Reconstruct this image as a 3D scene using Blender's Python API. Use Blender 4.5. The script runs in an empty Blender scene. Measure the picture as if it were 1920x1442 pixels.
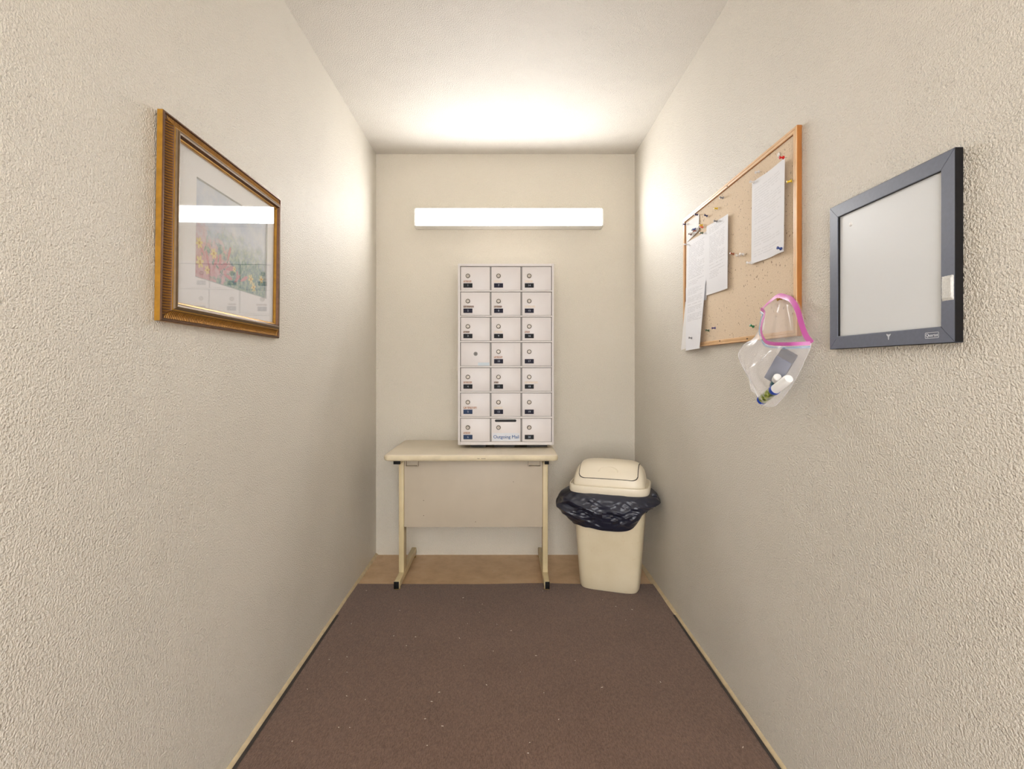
import bpy, bmesh, math, random
from mathutils import Vector, Matrix, noise

random.seed(7)
SC = bpy.context.scene
COL = SC.collection
R = math.radians

# ------------------------------------------------------------------ camera
cam_d = bpy.data.cameras.new('camera')
cam = bpy.data.objects.new('camera', cam_d)
COL.objects.link(cam)
cam.location = (0, 0, 1.2)
cam.rotation_euler = (R(90), 0, 0)
cam_d.sensor_width = 36.0
cam_d.lens = 18.0
cam_d.shift_x = 14 / 1920
cam_d.shift_y = -31 / 1920
cam_d.clip_start = 0.02
SC.camera = cam

# ------------------------------------------------------------------ world: daylight at the open end of the mail room
LAMP = 26.5            # radiance of the fluorescent diffuser
DAY = 5.6            # overcast daylight
w = bpy.data.worlds.new('daylight')
SC.world = w
w.use_nodes = True
bg = w.node_tree.nodes['Background']
bg.inputs['Color'].default_value = (0.98, 0.982, 1.0, 1)
bg.inputs['Strength'].default_value = DAY

vs = SC.view_settings
vs.view_transform = 'Standard'
vs.look = 'None'
vs.exposure = 0.68
vs.gamma = 1.0
vs.use_curve_mapping = False

# ------------------------------------------------------------------ mesh helpers
class MB:
    def __init__(s):
        s.v = []; s.f = []; s.m = []
    def add(s, vs_, fs_, mi=0, M=None):
        o = len(s.v)
        for p in vs_:
            p = Vector(p)
            s.v.append(M @ p if M else p)
        for f in fs_:
            s.f.append([o + i for i in f]); s.m.append(mi)
        return s
    def box(s, x0, x1, y0, y1, z0, z1, bev=0.0, seg=2, mi=0, M=None):
        bm = bmesh.new()
        bmesh.ops.create_cube(bm, size=1.0)
        for v in bm.verts:
            v.co = Vector(((x0+x1)/2 + v.co.x*(x1-x0), (y0+y1)/2 + v.co.y*(y1-y0), (z0+z1)/2 + v.co.z*(z1-z0)))
        if bev > 0:
            bmesh.ops.bevel(bm, geom=bm.edges[:], offset=bev, segments=seg, affect='EDGES', profile=0.5)
        s.bm(bm, mi, M)
        return s
    def bm(s, bm, mi=0, M=None):
        bm.verts.index_update()
        s.add([v.co.copy() for v in bm.verts], [[v.index for v in f.verts] for f in bm.faces], mi, M)
        bm.free()
        return s
    def lathe(s, prof, n=24, mi=0, M=None, mis=None):
        """profile [(r, z)] round local z"""
        vs_, fs_, ms = [], [], []
        for (r, z) in prof:
            for k in range(n):
                a = 2*math.pi*k/n
                vs_.append((r*math.cos(a), r*math.sin(a), z))
        o = len(s.v)
        for i in range(len(prof)-1):
            for k in range(n):
                k2 = (k+1) % n
                fs_.append([i*n+k, i*n+k2, (i+1)*n+k2, (i+1)*n+k]); ms.append(mis[i] if mis else mi)
        fs_.append(list(range(n))[::-1]); ms.append(mis[0] if mis else mi)
        fs_.append([(len(prof)-1)*n+k for k in range(n)]); ms.append(mis[-1] if mis else mi)
        s.add(vs_, fs_, 0, M)
        s.m[-len(ms):] = ms
        return s
    def grid(s, P, nu, nv, mi=0, wrap_u=False):
        o = len(s.v)
        cu = nu if wrap_u else nu+1
        for j in range(nv+1):
            for i in range(cu):
                s.v.append(Vector(P(i/nu, j/nv)))
        for j in range(nv):
            for i in range(nu):
                i2 = (i+1) % cu
                s.f.append([o+j*cu+i, o+j*cu+i2, o+(j+1)*cu+i2, o+(j+1)*cu+i]); s.m.append(mi)
        return s
    def tube(s, pts, r, n=10, mi=0, closed=False, flat=None):
        pts = [Vector(p) for p in pts]
        N = len(pts); o = len(s.v); prev = None
        for i, p in enumerate(pts):
            a = pts[(i-1) % N] if (closed or i > 0) else pts[0]
            b = pts[(i+1) % N] if (closed or i < N-1) else pts[-1]
            t = (b-a).normalized()
            ref = prev if prev else (Vector((0,0,1)) if abs(t.z) < .9 else Vector((1,0,0)))
            u = (ref - t*ref.dot(t)).normalized(); prev = u
            q = t.cross(u)
            rr = r(i/(N-1)) if callable(r) else r
            for k in range(n):
                an = 2*math.pi*k/n
                s.v.append(p + u*math.cos(an)*rr + q*math.sin(an)*rr*(flat or 1))
        for i in range(N if closed else N-1):
            j = (i+1) % N
            for k in range(n):
                k2 = (k+1) % n
                s.f.append([o+i*n+k, o+i*n+k2, o+j*n+k2, o+j*n+k]); s.m.append(mi)
        if not closed:
            s.f.append([o+k for k in range(n)][::-1]); s.m.append(mi)
            s.f.append([o+(N-1)*n+k for k in range(n)]); s.m.append(mi)
        return s
    def mesh(s, name, mats, off=Vector((0,0,0)), inv=None, smooth=35):
        me = bpy.data.meshes.new(name)
        vv = [(inv @ p) if inv else (p-off) for p in s.v]
        me.from_pydata([tuple(p) for p in vv], [], s.f)
        for m in (mats if isinstance(mats, (list, tuple)) else [mats]):
            me.materials.append(m)
        me.polygons.foreach_set('material_index', s.m)
        me.update()
        bm = bmesh.new(); bm.from_mesh(me)
        bmesh.ops.recalc_face_normals(bm, faces=bm.faces)
        bm.to_mesh(me); bm.free()
        if smooth:
            me.polygons.foreach_set('use_smooth', [True]*len(me.polygons))
            me.set_sharp_from_angle(angle=R(smooth))
        return me

WM = {}   # world matrices of objects built so far
def wm(o):
    return WM.get(o.name, Matrix.Identity(4))
def build(name, mb, mats, parent=None, smooth=35):
    """verts of mb are world coordinates; origin = centre of the base"""
    xs = [p.x for p in mb.v]; ys = [p.y for p in mb.v]; zs = [p.z for p in mb.v]
    org = Vector(((min(xs)+max(xs))/2, (min(ys)+max(ys))/2, min(zs)))
    me = mb.mesh(name, mats, off=org, smooth=smooth)
    o = bpy.data.objects.new(name, me)
    COL.objects.link(o)
    W = Matrix.Translation(org)
    WM[o.name] = W
    if parent:
        o.parent = parent
        o.matrix_basis = wm(parent).inverted() @ W
    else:
        o.matrix_basis = W
    return o
def place(name, me, loc, parent=None, rot=None):
    """shared mesh data at a world location"""
    o = bpy.data.objects.new(name, me)
    COL.objects.link(o)
    W = Matrix.Translation(Vector(loc)) @ (rot.to_4x4() if rot else Matrix.Identity(4))
    WM[o.name] = W
    o.matrix_basis = (wm(parent).inverted() @ W) if parent else W
    if parent: o.parent = parent
    return o
def empty(name, loc):
    o = bpy.data.objects.new(name, None)
    o.empty_display_size = 0.05
    COL.objects.link(o)
    o.location = loc
    WM[o.name] = Matrix.Translation(Vector(loc))
    return o
def tag(o, label, cat=None, group=None, kind=None):
    o['label'] = label
    if cat: o['category'] = cat
    if group: o['group'] = group
    if kind: o['kind'] = kind
    return o
def struct(name, mb, mat, label, smooth=35):
    o = build(name, mb, mat, smooth=smooth)
    o['kind'] = 'structure'; o['label'] = label
    return o
def text_mb(txt, size, M, depth=0.0003, mi=0, bold=0.0):
    cu = bpy.data.curves.new('lettering', 'FONT')
    cu.body = txt; cu.size = size; cu.align_x = 'CENTER'; cu.align_y = 'CENTER'
    cu.extrude = depth; cu.offset = bold
    o = bpy.data.objects.new('lettering', cu); COL.objects.link(o)
    bpy.context.view_layer.update()
    me = bpy.data.meshes.new_from_object(o.evaluated_get(bpy.context.evaluated_depsgraph_get()))
    mb = MB()
    mb.add([v.co.copy() for v in me.vertices], [list(p.vertices) for p in me.polygons], mi, M)
    bpy.data.objects.remove(o); bpy.data.meshes.remove(me); bpy.data.curves.remove(cu)
    return mb
def basis(x, y, z, loc):
    M = Matrix((x, y, z)).transposed().to_4x4()
    M.translation = Vector(loc)
    return M
def catmull(pts, n):
    pts = [Vector(p) for p in pts]
    out = []
    N = len(pts)-1
    for k in range(n+1):
        t = k/n*N; i = min(int(t), N-1); f = t-i
        p0 = pts[max(i-1, 0)]; p1 = pts[i]; p2 = pts[i+1]; p3 = pts[min(i+2, N)]
        out.append(0.5*((2*p1)+(-p0+p2)*f+(2*p0-5*p1+4*p2-p3)*f*f+(-p0+3*p1-3*p2+p3)*f*f*f))
    return out

# ------------------------------------------------------------------ materials
def srgb(r, g, b):
    f = lambda c: (c/12.92 if c <= .04045 else ((c+.055)/1.055)**2.4)
    return (f(r/255), f(g/255), f(b/255), 1)
class NT:
    def __init__(s, name):
        s.mat = bpy.data.materials.new(name); s.mat.use_nodes = True
        s.t = s.mat.node_tree; s.n = s.t.nodes; s.l = s.t.links
        s.p = s.n['Principled BSDF']; s.out = s.n['Material Output']
    def node(s, typ, **kw):
        n = s.n.new(typ)
        for k, v in kw.items():
            if k.startswith('i_'):
                key = k[2:]
                n.inputs[int(key) if key.isdigit() else key.replace('_', ' ')].default_value = v
            else: setattr(n, k, v)
        return n
    def link(s, a, b): s.l.new(a, b)
    def coord(s, which='Object'): return s.node('ShaderNodeTexCoord').outputs[which]
    def mapping(s, src, scale):
        m = s.node('ShaderNodeMapping'); m.inputs['Scale'].default_value = scale
        s.link(src, m.inputs['Vector']); return m.outputs[0]
    def noise(s, src, scale, detail=2, rough=.5):
        n = s.node('ShaderNodeTexNoise', i_Scale=scale, i_Detail=detail, i_Roughness=rough)
        s.link(src, n.inputs['Vector']); return n.outputs['Fac']
    def ramp(s, fac, stops, interp='LINEAR'):
        r = s.node('ShaderNodeValToRGB'); e = r.color_ramp.elements; r.color_ramp.interpolation = interp
        while len(e) > len(stops): e.remove(e[-1])
        while len(e) < len(stops): e.new(0.5)
        for q, (pos, c) in zip(e, stops): q.position = pos; q.color = c
        s.link(fac, r.inputs['Fac']); return r.outputs['Color']
    def math(s, op, a, b=None, clamp=False):
        m = s.node('ShaderNodeMath', operation=op, use_clamp=clamp)
        for i, q in enumerate((a, b)):
            if q is None: continue
            if isinstance(q, (int, float)): m.inputs[i].default_value = q
            else: s.link(q, m.inputs[i])
        return m.outputs[0]
    def mix(s, fac, a, b, mode='MIX'):
        m = s.node('ShaderNodeMix', data_type='RGBA', blend_type=mode)
        for sock, q in ((m.inputs['Factor'], fac), (m.inputs[6], a), (m.inputs[7], b)):
            if isinstance(q, (int, float, tuple)): sock.default_value = q
            else: s.link(q, sock)
        return m.outputs[2]
    def bump(s, h, strength, dist, normal=None):
        b = s.node('ShaderNodeBump', i_Strength=strength, i_Distance=dist)
        s.link(h, b.inputs['Height'])
        if normal: s.link(normal, b.inputs['Normal'])
        s.link(b.outputs[0], s.p.inputs['Normal']); return b.outputs[0]
    def base(s, c):
        if isinstance(c, tuple): s.p.inputs['Base Color'].default_value = c
        else: s.link(c, s.p.inputs['Base Color'])
    def set(s, **kw):
        for k, v in kw.items(): s.p.inputs[k.replace('_', ' ')].default_value = v
        return s

def plain(name, col, rough=.5, metal=0.0, var=.06, scale=40, bump=0.0, bscale=200, **kw):
    t = NT(name)
    c = t.coord()
    n = t.noise(c, scale, 3)
    lo = tuple(x*(1-var) for x in col[:3])+(1,); hi = tuple(min(1, x*(1+var)) for x in col[:3])+(1,)
    t.base(t.ramp(n, [(.3, lo), (.7, hi)]))
    t.set(Roughness=rough, Metallic=metal, **kw)
    if bump: t.bump(t.noise(c, bscale, 2), bump, .001)
    return t.mat

def stucco(name, col, rough, strength, pit_amt):
    t = NT(name); c = t.coord()
    big = t.noise(c, 1.7, 0, .6)
    fine = t.noise(c, 320, 1, .6)
    med = t.noise(c, 185, 0, .5)
    blot = t.noise(c, 7, 1, .6)
    base = t.ramp(big, [(.3, tuple(x*.965 for x in col[:3])+(1,)), (.7, col)])
    # darker speckles in the low spots of the texture, stronger in random patches
    pit = t.math('MULTIPLY', t.ramp(fine, [(.30, (1,1,1,1)), (.42, (0,0,0,1))]), t.ramp(blot, [(.42, (0,0,0,1)), (.68, (1,1,1,1))]))
    pit = t.math('MULTIPLY', pit, pit_amt)
    t.base(t.mix(pit, base, tuple(x*.45 for x in col[:3])+(1,)))
    t.set(Roughness=rough)
    t.p.inputs['Specular IOR Level'].default_value = .5
    h = t.math('ADD', fine, t.math('MULTIPLY', med, .8))
    t.bump(h, strength, .0048)
    return t.mat

M_WALL = stucco('wall_stucco', srgb(222, 216, 204), .42, .7, .4)
M_BACK = stucco('back_wall_stucco', srgb(219, 211, 195), .5, .6, .1)
M_CEIL = stucco('ceiling_stucco', srgb(227, 222, 213), .5, .8, .6)
M_TRIM = plain('baseboard_paint', srgb(205, 186, 150), .55, var=.12, scale=25, bump=.4, bscale=60)

def m_floor():
    t = NT('painted_concrete'); c = t.coord()
    n = t.noise(c, 9, 5, .65); n2 = t.noise(c, 60, 3)
    b = t.ramp(n, [(.3, srgb(196, 162, 124)), (.55, srgb(212, 180, 142)), (.75, srgb(218, 190, 156))])
    t.base(t.mix(t.ramp(n2, [(.22, (1,1,1,1)), (.3, (0,0,0,1))]), b, srgb(176, 144, 108)))
    t.set(Roughness=.55); t.bump(n2, .25, .001)
    return t.mat
M_FLOOR = m_floor()

def m_carpet():
    t = NT('brown_carpet'); c = t.coord()
    rib = t.mapping(c, (420, 90, 100))
    n = t.noise(rib, 1.0, 2, .6)
    f = t.noise(c, 300, 2, .7)
    big = t.noise(c, 2.6, 4, .6)
    a = t.ramp(big, [(.3, srgb(101, 76, 61)), (.7, srgb(117, 91, 75))])
    b = t.mix(t.ramp(n, [(.35, (0,0,0,1)), (.65, (1,1,1,1))]), tuple(x for x in srgb(78, 56, 44)), srgb(135, 106, 89))
    k = t.mix(.55, a, b)
    t.base(t.mix(t.math('MULTIPLY', t.ramp(f, [(.62, (0,0,0,1)), (.75, (1,1,1,1))]), .35), k, srgb(168, 138, 118)))
    t.set(Roughness=.95); t.p.inputs['Specular IOR Level'].default_value = .12
    t.p.inputs['Sheen Weight'].default_value = .25
    t.p.inputs['Sheen Roughness'].default_value = .5
    h = t.math('ADD', n, f); t.bump(h, .8, .002)
    return t.mat
M_CARPET = m_carpet()
M_BIND = plain('carpet_binding', srgb(58, 52, 48), .85, var=.15, scale=120)
M_LINT = plain('lint', srgb(225, 215, 200), .9)

def m_emit():
    t = NT('lit_diffuser'); c = t.coord()
    t.base(srgb(250, 250, 250)); t.set(Roughness=.35)
    t.p.inputs['Emission Color'].default_value = (.995, .988, .99, 1)
    t.p.inputs['Emission Strength'].default_value = LAMP
    return t.mat
M_EMIT = m_emit()
M_ENAMEL = plain('white_enamel', srgb(240, 238, 232), .4, var=.02)
M_ENDCAP = plain('frosted_end_cap', srgb(244, 243, 238), .35, var=.02)

M_ALU = plain('mailbox_paint', srgb(214, 208, 204), .42, .0, var=.03, scale=6)
M_DOOR = plain('mailbox_door_paint', srgb(213, 207, 204), .38, .0, var=.035, scale=7)
M_MULL = plain('mailbox_mullion', srgb(150, 146, 140), .45, .2, var=.05)
M_GAP = plain('mailbox_dark', srgb(60, 56, 52), .7)  # dark tone painted for shade in the door gaps, also on the support blocks
M_LOCK = plain('lock_nickel', srgb(158, 148, 134), .36, .45, var=.1)
M_LOCKD = plain('lock_dark', srgb(52, 46, 42), .4, .5)
M_SLOT = plain('slot_black', srgb(16, 15, 16), .6)
M_PLATE_N = plain('plate_navy', srgb(26, 25, 44), .55, var=.1, Specular_IOR_Level=.2)
M_PLATE_K = plain('plate_black', srgb(24, 26, 30), .55, var=.1, Specular_IOR_Level=.2)
M_PLATE_B = plain('plate_blue', srgb(24, 48, 84), .5, var=.25, Specular_IOR_Level=.25, scale=60)
M_NUM = plain('plate_numeral', srgb(176, 184, 196), .5)
M_BLUETXT = plain('blue_lettering', srgb(44, 104, 186), .5)
M_STICK = plain('pale_sticker', srgb(206, 210, 216), .45, var=.02)
M_STICKB = plain('bluish_tape', srgb(186, 196, 202), .4, var=.04)

def m_tape(name, col, density):
    t = NT(name); c = t.coord('Generated')
    mp = t.mapping(c, (14, 1, 1.3)); n = t.noise(mp, 1.6, 2, .7)
    sx = t.node('ShaderNodeSeparateXYZ'); t.link(c, sx.inputs[0])
    edge = t.math('GREATER_THAN', t.math('ABSOLUTE', t.math('SUBTRACT', sx.outputs['Z'], .5)), .36)
    ink = t.math('MAXIMUM', t.math('GREATER_THAN', n, density), edge)
    t.base(t.mix(ink, srgb(222, 210, 198), col)); t.set(Roughness=.5)
    return t.mat
M_TAPE_A = m_tape('name_tape_brown', srgb(140, 84, 54), .5)
M_TAPE_B = m_tape('name_tape_dark', srgb(104, 74, 54), .44)
M_TAPE_C = m_tape('name_tape_faint', srgb(200, 184, 164), .55)

M_TOP = plain('desk_laminate', srgb(226, 214, 192), .38, var=.03, scale=12)
M_EDGE = plain('desk_edge_band', srgb(216, 202, 170), .5, var=.1, scale=16)
M_LEG = plain('desk_enamel', srgb(208, 190, 148), .42, var=.06, scale=12)
M_MOD = plain('modesty_laminate', srgb(194, 181, 160), .5, var=.03, scale=8)
M_BLACK = plain('black_plastic', srgb(10, 10, 10), .55, Specular_IOR_Level=.2)
M_BRASS = plain('glide_brass', srgb(190, 160, 96), .35, .8)
M_DARKHOLE = plain('screw_dark', srgb(90, 76, 60), .5, .5)

def m_bin():
    t = NT('bin_plastic'); c = t.coord()
    n = t.noise(c, 5, 4, .6); n2 = t.noise(c, 40, 4, .6)
    b = t.ramp(n, [(.3, srgb(214, 199, 166)), (.7, srgb(224, 211, 182))])
    t.base(t.mix(t.math('MULTIPLY', t.ramp(n2, [(.6, (0,0,0,1)), (.78, (1,1,1,1))]), .35), b, srgb(196, 166, 116)))
    t.set(Roughness=.42); t.bump(t.noise(c, 500, 1), .12, .0005)
    return t.mat
M_BIN = m_bin()
M_LID = plain('lid_plastic', srgb(232, 221, 198), .36, var=.02, scale=6)
M_LIDGAP = plain('lid_gap', srgb(60, 50, 40), .7)

def m_liner():
    t = NT('black_liner_film'); c = t.coord()
    t.base(srgb(26, 30, 48)); t.set(Roughness=.38)
    t.p.inputs['Specular IOR Level'].default_value = .75
    v = t.node('ShaderNodeTexNoise', i_Scale=20.0, i_Detail=2.0, i_Roughness=.5)
    v.noise_type = 'RIDGED_MULTIFRACTAL'
    t.link(t.mapping(c, (1, 1, 2.0)), v.inputs['Vector'])
    t.bump(v.outputs['Fac'], .25, .004)
    return t.mat
M_LINER = m_liner()

def wood(name, a, b, rough=.42):
    t = NT(name); c = t.coord()
    n = t.noise(t.mapping(c, (120, 14, 14)), 1.0, 4, .6)
    t.base(t.ramp(n, [(.3, a), (.7, b)])); t.set(Roughness=rough)
    return t.mat
M_OAK = wood('oak_rail', srgb(150, 92, 34), srgb(168, 106, 46))
M_OAKPALE = wood('oak_rail_pale', srgb(214, 172, 120), srgb(228, 190, 146))
M_NAIL = plain('staple_dark', srgb(60, 50, 40), .5, .6)

def m_cork():
    t = NT('cork'); c = t.coord()
    n = t.noise(c, 260, 3, .7); n2 = t.noise(c, 120, 2, .5); n3 = t.noise(c, 8, 3)
    b = t.ramp(n, [(.3, srgb(214, 192, 164)), (.7, srgb(234, 215, 190))])
    holes = t.math('MULTIPLY', t.ramp(n2, [(.29, (1,1,1,1)), (.35, (0,0,0,1))]), t.ramp(n3, [(.4, (.35,.35,.35,1)), (.62, (1,1,1,1))]))
    t.base(t.mix(holes, b, srgb(120, 84, 54))); t.set(Roughness=.85)
    t.bump(t.math('SUBTRACT', n, holes), .4, .001)
    return t.mat
M_CORK = m_cork()

def m_paper(name, lines, dens, margin=.1, head=.06, foot=.08, ink=.55):
    """print laid out across the sheet (y) and down it (z)"""
    t = NT(name); c = t.coord('Generated')
    sx = t.node('ShaderNodeSeparateXYZ'); t.link(c, sx.inputs[0])
    y, z = sx.outputs['Y'], sx.outputs['Z']
    row = t.math('MULTIPLY', z, lines)
    fr = t.math('FRACT', row); fl = t.math('FLOOR', row)
    on = t.math('LESS_THAN', fr, .42)
    cv = t.node('ShaderNodeCombineXYZ'); t.link(t.math('MULTIPLY', y, 22), cv.inputs[0]); t.link(t.math('MULTIPLY', fl, 7.31), cv.inputs[1])
    words = t.math('GREATER_THAN', t.noise(cv.outputs[0], 1.0, 1), .42)
    wn = t.node('ShaderNodeTexWhiteNoise', noise_dimensions='1D'); t.link(fl, wn.inputs['W'])
    keep = t.math('LESS_THAN', wn.outputs['Value'], dens)
    reach = t.math('GREATER_THAN', y, t.math('MULTIPLY', t.math('FRACT', t.math('MULTIPLY', wn.outputs['Value'], 17.3)), .5))
    k = on
    for q in (words, keep, reach, t.math('LESS_THAN', y, 1-margin), t.math('GREATER_THAN', y, margin), t.math('GREATER_THAN', z, foot), t.math('LESS_THAN', z, 1-head)):
        k = t.math('MULTIPLY', k, q)
    t.base(t.mix(t.math('MULTIPLY', k, ink), srgb(232, 233, 238), srgb(110, 112, 120))); t.set(Roughness=.7)
    return t.mat
M_PAPER1 = m_paper('printed_notice', 34, .85, .1, .1, .06, .13)
M_PAPER2 = m_paper('printed_rules', 44, .8, .16, .05, .22, .24)
M_PAPER3 = m_paper('printed_list', 40, .85, .12, .08, .03, .25)
M_PAPER4 = m_paper('printed_list_end', 44, .6, .12, .04, .42, .28)
M_PAPER0 = plain('blank_paper', srgb(232, 231, 230), .7, var=.01)

PIN = {}
for nm, cc in dict(red=(196, 34, 30), white=(226, 222, 216), yellow=(214, 180, 30), clear=(206, 200, 196), navy=(44, 42, 84), grey=(118, 116, 118),
                   green=(24, 108, 66), darkgreen=(70, 92, 70), blue=(44, 68, 132), orange=(206, 84, 52), brown=(150, 84, 56), gold=(178, 138, 62),
                   maroon=(96, 40, 44), purple=(78, 66, 116)).items():
    PIN[nm] = plain('pin_'+nm, srgb(*cc), .3, .6 if nm == 'gold' else 0.0, var=.02)
M_STEEL = plain('pin_steel', srgb(170, 168, 164), .3, .9)

M_WBFRAME = plain('charcoal_frame', srgb(100, 106, 122), .40, .0, var=.05, scale=120, bump=.05, bscale=900)
M_WBSIDE = plain('black_frame_side', srgb(16, 14, 14), .6, Specular_IOR_Level=.25)
M_WBPANEL = plain('whiteboard_enamel', srgb(220, 223, 225), .34, var=.015, scale=5, Specular_IOR_Level=.25)
M_FELT = plain('white_felt', srgb(214, 214, 210), .95, var=.08, scale=300, bump=.8, bscale=500)
M_LOGO = plain('logo_print', srgb(206, 210, 218), .5)

M_GOLD = plain('gold_leaf', srgb(172, 126, 42), .38, .45, var=.15, scale=60)
M_BRONZE = plain('bronze_leaf', srgb(92, 62, 40), .4, .45, var=.2, scale=90)
M_OLIVE = plain('olive_bronze', srgb(100, 78, 50), .4, .35, var=.15, scale=90)
M_RIB = plain('rib_gilding', srgb(150, 104, 36), .42, .4, var=.2, scale=90)
M_MAT = plain('mat_board', srgb(238, 239, 242), .8, var=.01)
M_BEVEL = plain('mat_bevel', srgb(190, 196, 198), .7)

def m_glass():
    t = NT('picture_glass')
    g = t.node('ShaderNodeBsdfGlossy', i_Roughness=.0); g.inputs['Color'].default_value = (1, 1, 1, 1)
    tr = t.node('ShaderNodeBsdfTransparent')
    lw = t.node('ShaderNodeLayerWeight', i_Blend=.5)      # Schlick reflectance of one thin pane
    fr = t.math('ADD', t.math('MULTIPLY', t.math('POWER', lw.outputs['Facing'], 4.0), .92), .07)
    mx = t.node('ShaderNodeMixShader')
    t.link(fr, mx.inputs[0]); t.link(tr.outputs[0], mx.inputs[1]); t.link(g.outputs[0], mx.inputs[2])
    t.link(mx.outputs[0], t.out.inputs['Surface'])
    return t.mat
M_GLASS = m_glass()

def m_print():
    t = NT('garden_print'); c = t.coord('Generated')
    sx = t.node('ShaderNodeSeparateXYZ'); t.link(c, sx.inputs[0])
    y, z = sx.outputs['Y'], sx.outputs['Z']
    mp = t.mapping(c, (1, 1.5, 1))
    sky = t.ramp(t.noise(mp, 3.0, 4, .6), [(.3, srgb(192, 205, 226)), (.5, srgb(212, 220, 232)), (.7, srgb(230, 232, 236))])  # pastel tones carry the pale veil reflected by the glass
    leaf = t.noise(mp, 22, 4, .7)
    fol = t.ramp(leaf, [(.32, srgb(112, 134, 160)), (.46, srgb(132, 164, 164)), (.58, srgb(168, 190, 168)), (.7, srgb(196, 190, 198))])
    red = t.ramp(t.noise(mp, 15, 3, .7), [(.35, srgb(206, 160, 168)), (.6, srgb(212, 186, 190))])
    lf = t.math('ADD', t.noise(mp, 6, 3, .6), t.math('MULTIPLY', t.math('SUBTRACT', .36, y), .7))
    fol = t.mix(t.ramp(lf, [(.50, (0,0,0,1)), (.58, (1,1,1,1))]), fol, red)
    edge = t.math('ADD', z, t.math('MULTIPLY', t.math('SUBTRACT', t.noise(mp, 7, 4, .65), .5), .55))
    t.base(t.mix(t.ramp(edge, [(.34, (0,0,0,1)), (.62, (1,1,1,1))]), fol, sky)); t.set(Roughness=.7)
    return t.mat
M_PRINT = m_print()
M_PETAL_Y = plain('petal_yellow', srgb(226, 212, 150), .7, var=.08, scale=300)  # petal and leaf colours paled for the glass veil as well
M_PETAL_R = plain('petal_rose', srgb(204, 148, 158), .7, var=.12, scale=200)
M_PETAL_G = plain('leaf_green', srgb(126, 162, 148), .7, var=.15, scale=200)
M_PETAL_C = plain('flower_eye', srgb(200, 160, 100), .7)

def m_film(name, col, fac, rough=.25):
    t = NT(name)
    t.base(col); t.set(Roughness=rough)
    t.p.inputs['Specular IOR Level'].default_value = .7
    tr = t.node('ShaderNodeBsdfTransparent'); mx = t.node('ShaderNodeMixShader')
    lw = t.node('ShaderNodeLayerWeight', i_Blend=.35)
    f = t.math('ADD', t.math('MULTIPLY', lw.outputs['Facing'], fac*.8), fac, True)
    t.link(f, mx.inputs[0])
    t.link(tr.outputs[0], mx.inputs[1]); t.link(t.p.outputs[0], mx.inputs[2])
    t.link(mx.outputs[0], t.out.inputs['Surface'])
    return t.mat
M_FILM = m_film('clear_film', srgb(242, 240, 242), .21, .18)
M_SEAM = m_film('heat_seam', srgb(244, 242, 242), .45, .2)
M_PINK = m_film('pink_zip', srgb(208, 84, 178), .62, .3)
M_BLUEZIP = m_film('blue_zip_line', srgb(120, 170, 220), .45, .3)
M_ERASER = plain('grey_felt', srgb(66, 69, 82), .9, var=.12, scale=200)
M_ERASER_LIT = plain('felt_lit', srgb(96, 106, 134), .6, var=.05)  # bluer, paler copy of the felt for its lit part
M_WHITEPL = plain('white_plastic', srgb(236, 236, 234), .35, var=.01)
M_BLUEPL = plain('blue_plastic', srgb(20, 70, 180), .35)
M_TEAL = plain('teal_plastic', srgb(40, 96, 110), .4)
def m_wrap():
    t = NT('bottle_wrap'); c = t.coord()
    n = t.noise(c, 90, 3, .6)
    t.base(t.ramp(n, [(.36, srgb(54, 66, 40)), (.5, srgb(126, 140, 40)), (.62, srgb(170, 172, 120)), (.72, srgb(220, 222, 214))])); t.set(Roughness=.35)
    return t.mat
M_WRAP = m_wrap()

# ------------------------------------------------------------------ room shell
XL, XR, YB, ZC = -.825, .836, 3.288, 2.573
YF = -2.0
def wall_grid(P, nu, nv): return MB().grid(P, nu, nv)
mb = MB().box(XL-.12, XL, YF, YB+.12, -.02, ZC+.1)
struct('wall_left', mb, M_WALL, 'cream textured stucco wall carrying the gold framed picture', 0)
mb = MB().box(XR, XR+.12, YF, YB+.12, -.02, ZC+.1)
struct('wall_right', mb, M_WALL, 'cream textured stucco wall carrying the cork board and whiteboard', 0)
mb = MB().box(XL, XR, YB, YB+.12, -.02, ZC+.1)
struct('wall_back', mb, M_BACK, 'beige stucco end wall behind the mailboxes', 0)
mb = MB().box(XL, XR, YF, YB, ZC, ZC+.1)
struct('ceiling', mb, M_CEIL, 'off-white textured ceiling above the narrow mail room', 0)
mb = MB().box(XL-.12, XR+.12, -4.0, YB+.12, -.12, 0)
struct('floor', mb, M_FLOOR, 'tan painted concrete floor showing behind the carpet edge', 0)

def trim(name, x, sgn, y0, y1, wd, ht, seed, label):
    prof = [(0, 0), (wd, 0), (wd*.96, ht*.35), (wd*.55, ht*.75), (wd*.18, ht), (0, ht*1.15)]
    mb = MB(); n = 60; k = len(prof)
    for i in range(n+1):
        yy = y0+(y1-y0)*i/n
        a = 1+.22*noise.noise(Vector((yy*5, seed, 0)))
        b = 1+.25*noise.noise(Vector((yy*7, seed, 5)))
        for (p, q) in prof: mb.v.append(Vector((x+sgn*p*a, yy, q*b)))
    for i in range(n):
        for j in range(k):
            j2 = (j+1) % k
            mb.f.append([i*k+j, i*k+j2, (i+1)*k+j2, (i+1)*k+j]); mb.m.append(0)
    mb.f.append(list(range(k))); mb.m.append(0)
    mb.f.append([n*k+j for j in range(k)]); mb.m.append(0)
    return struct(name, mb, M_TRIM, label)
trim('baseboard_left', XL, 1, YF, YB, .012, .011, 1.3, 'thin tan base strip along the picture wall')
trim('baseboard_right', XR, -1, YF, 2.475, .010, .012, 4.1, 'thin tan base strip along the cork board wall')
trim('trim_1', XR, -1, 2.48, YB, .018, .013, 8.7, 'thicker tan base strip beside the waste bin')

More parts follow.
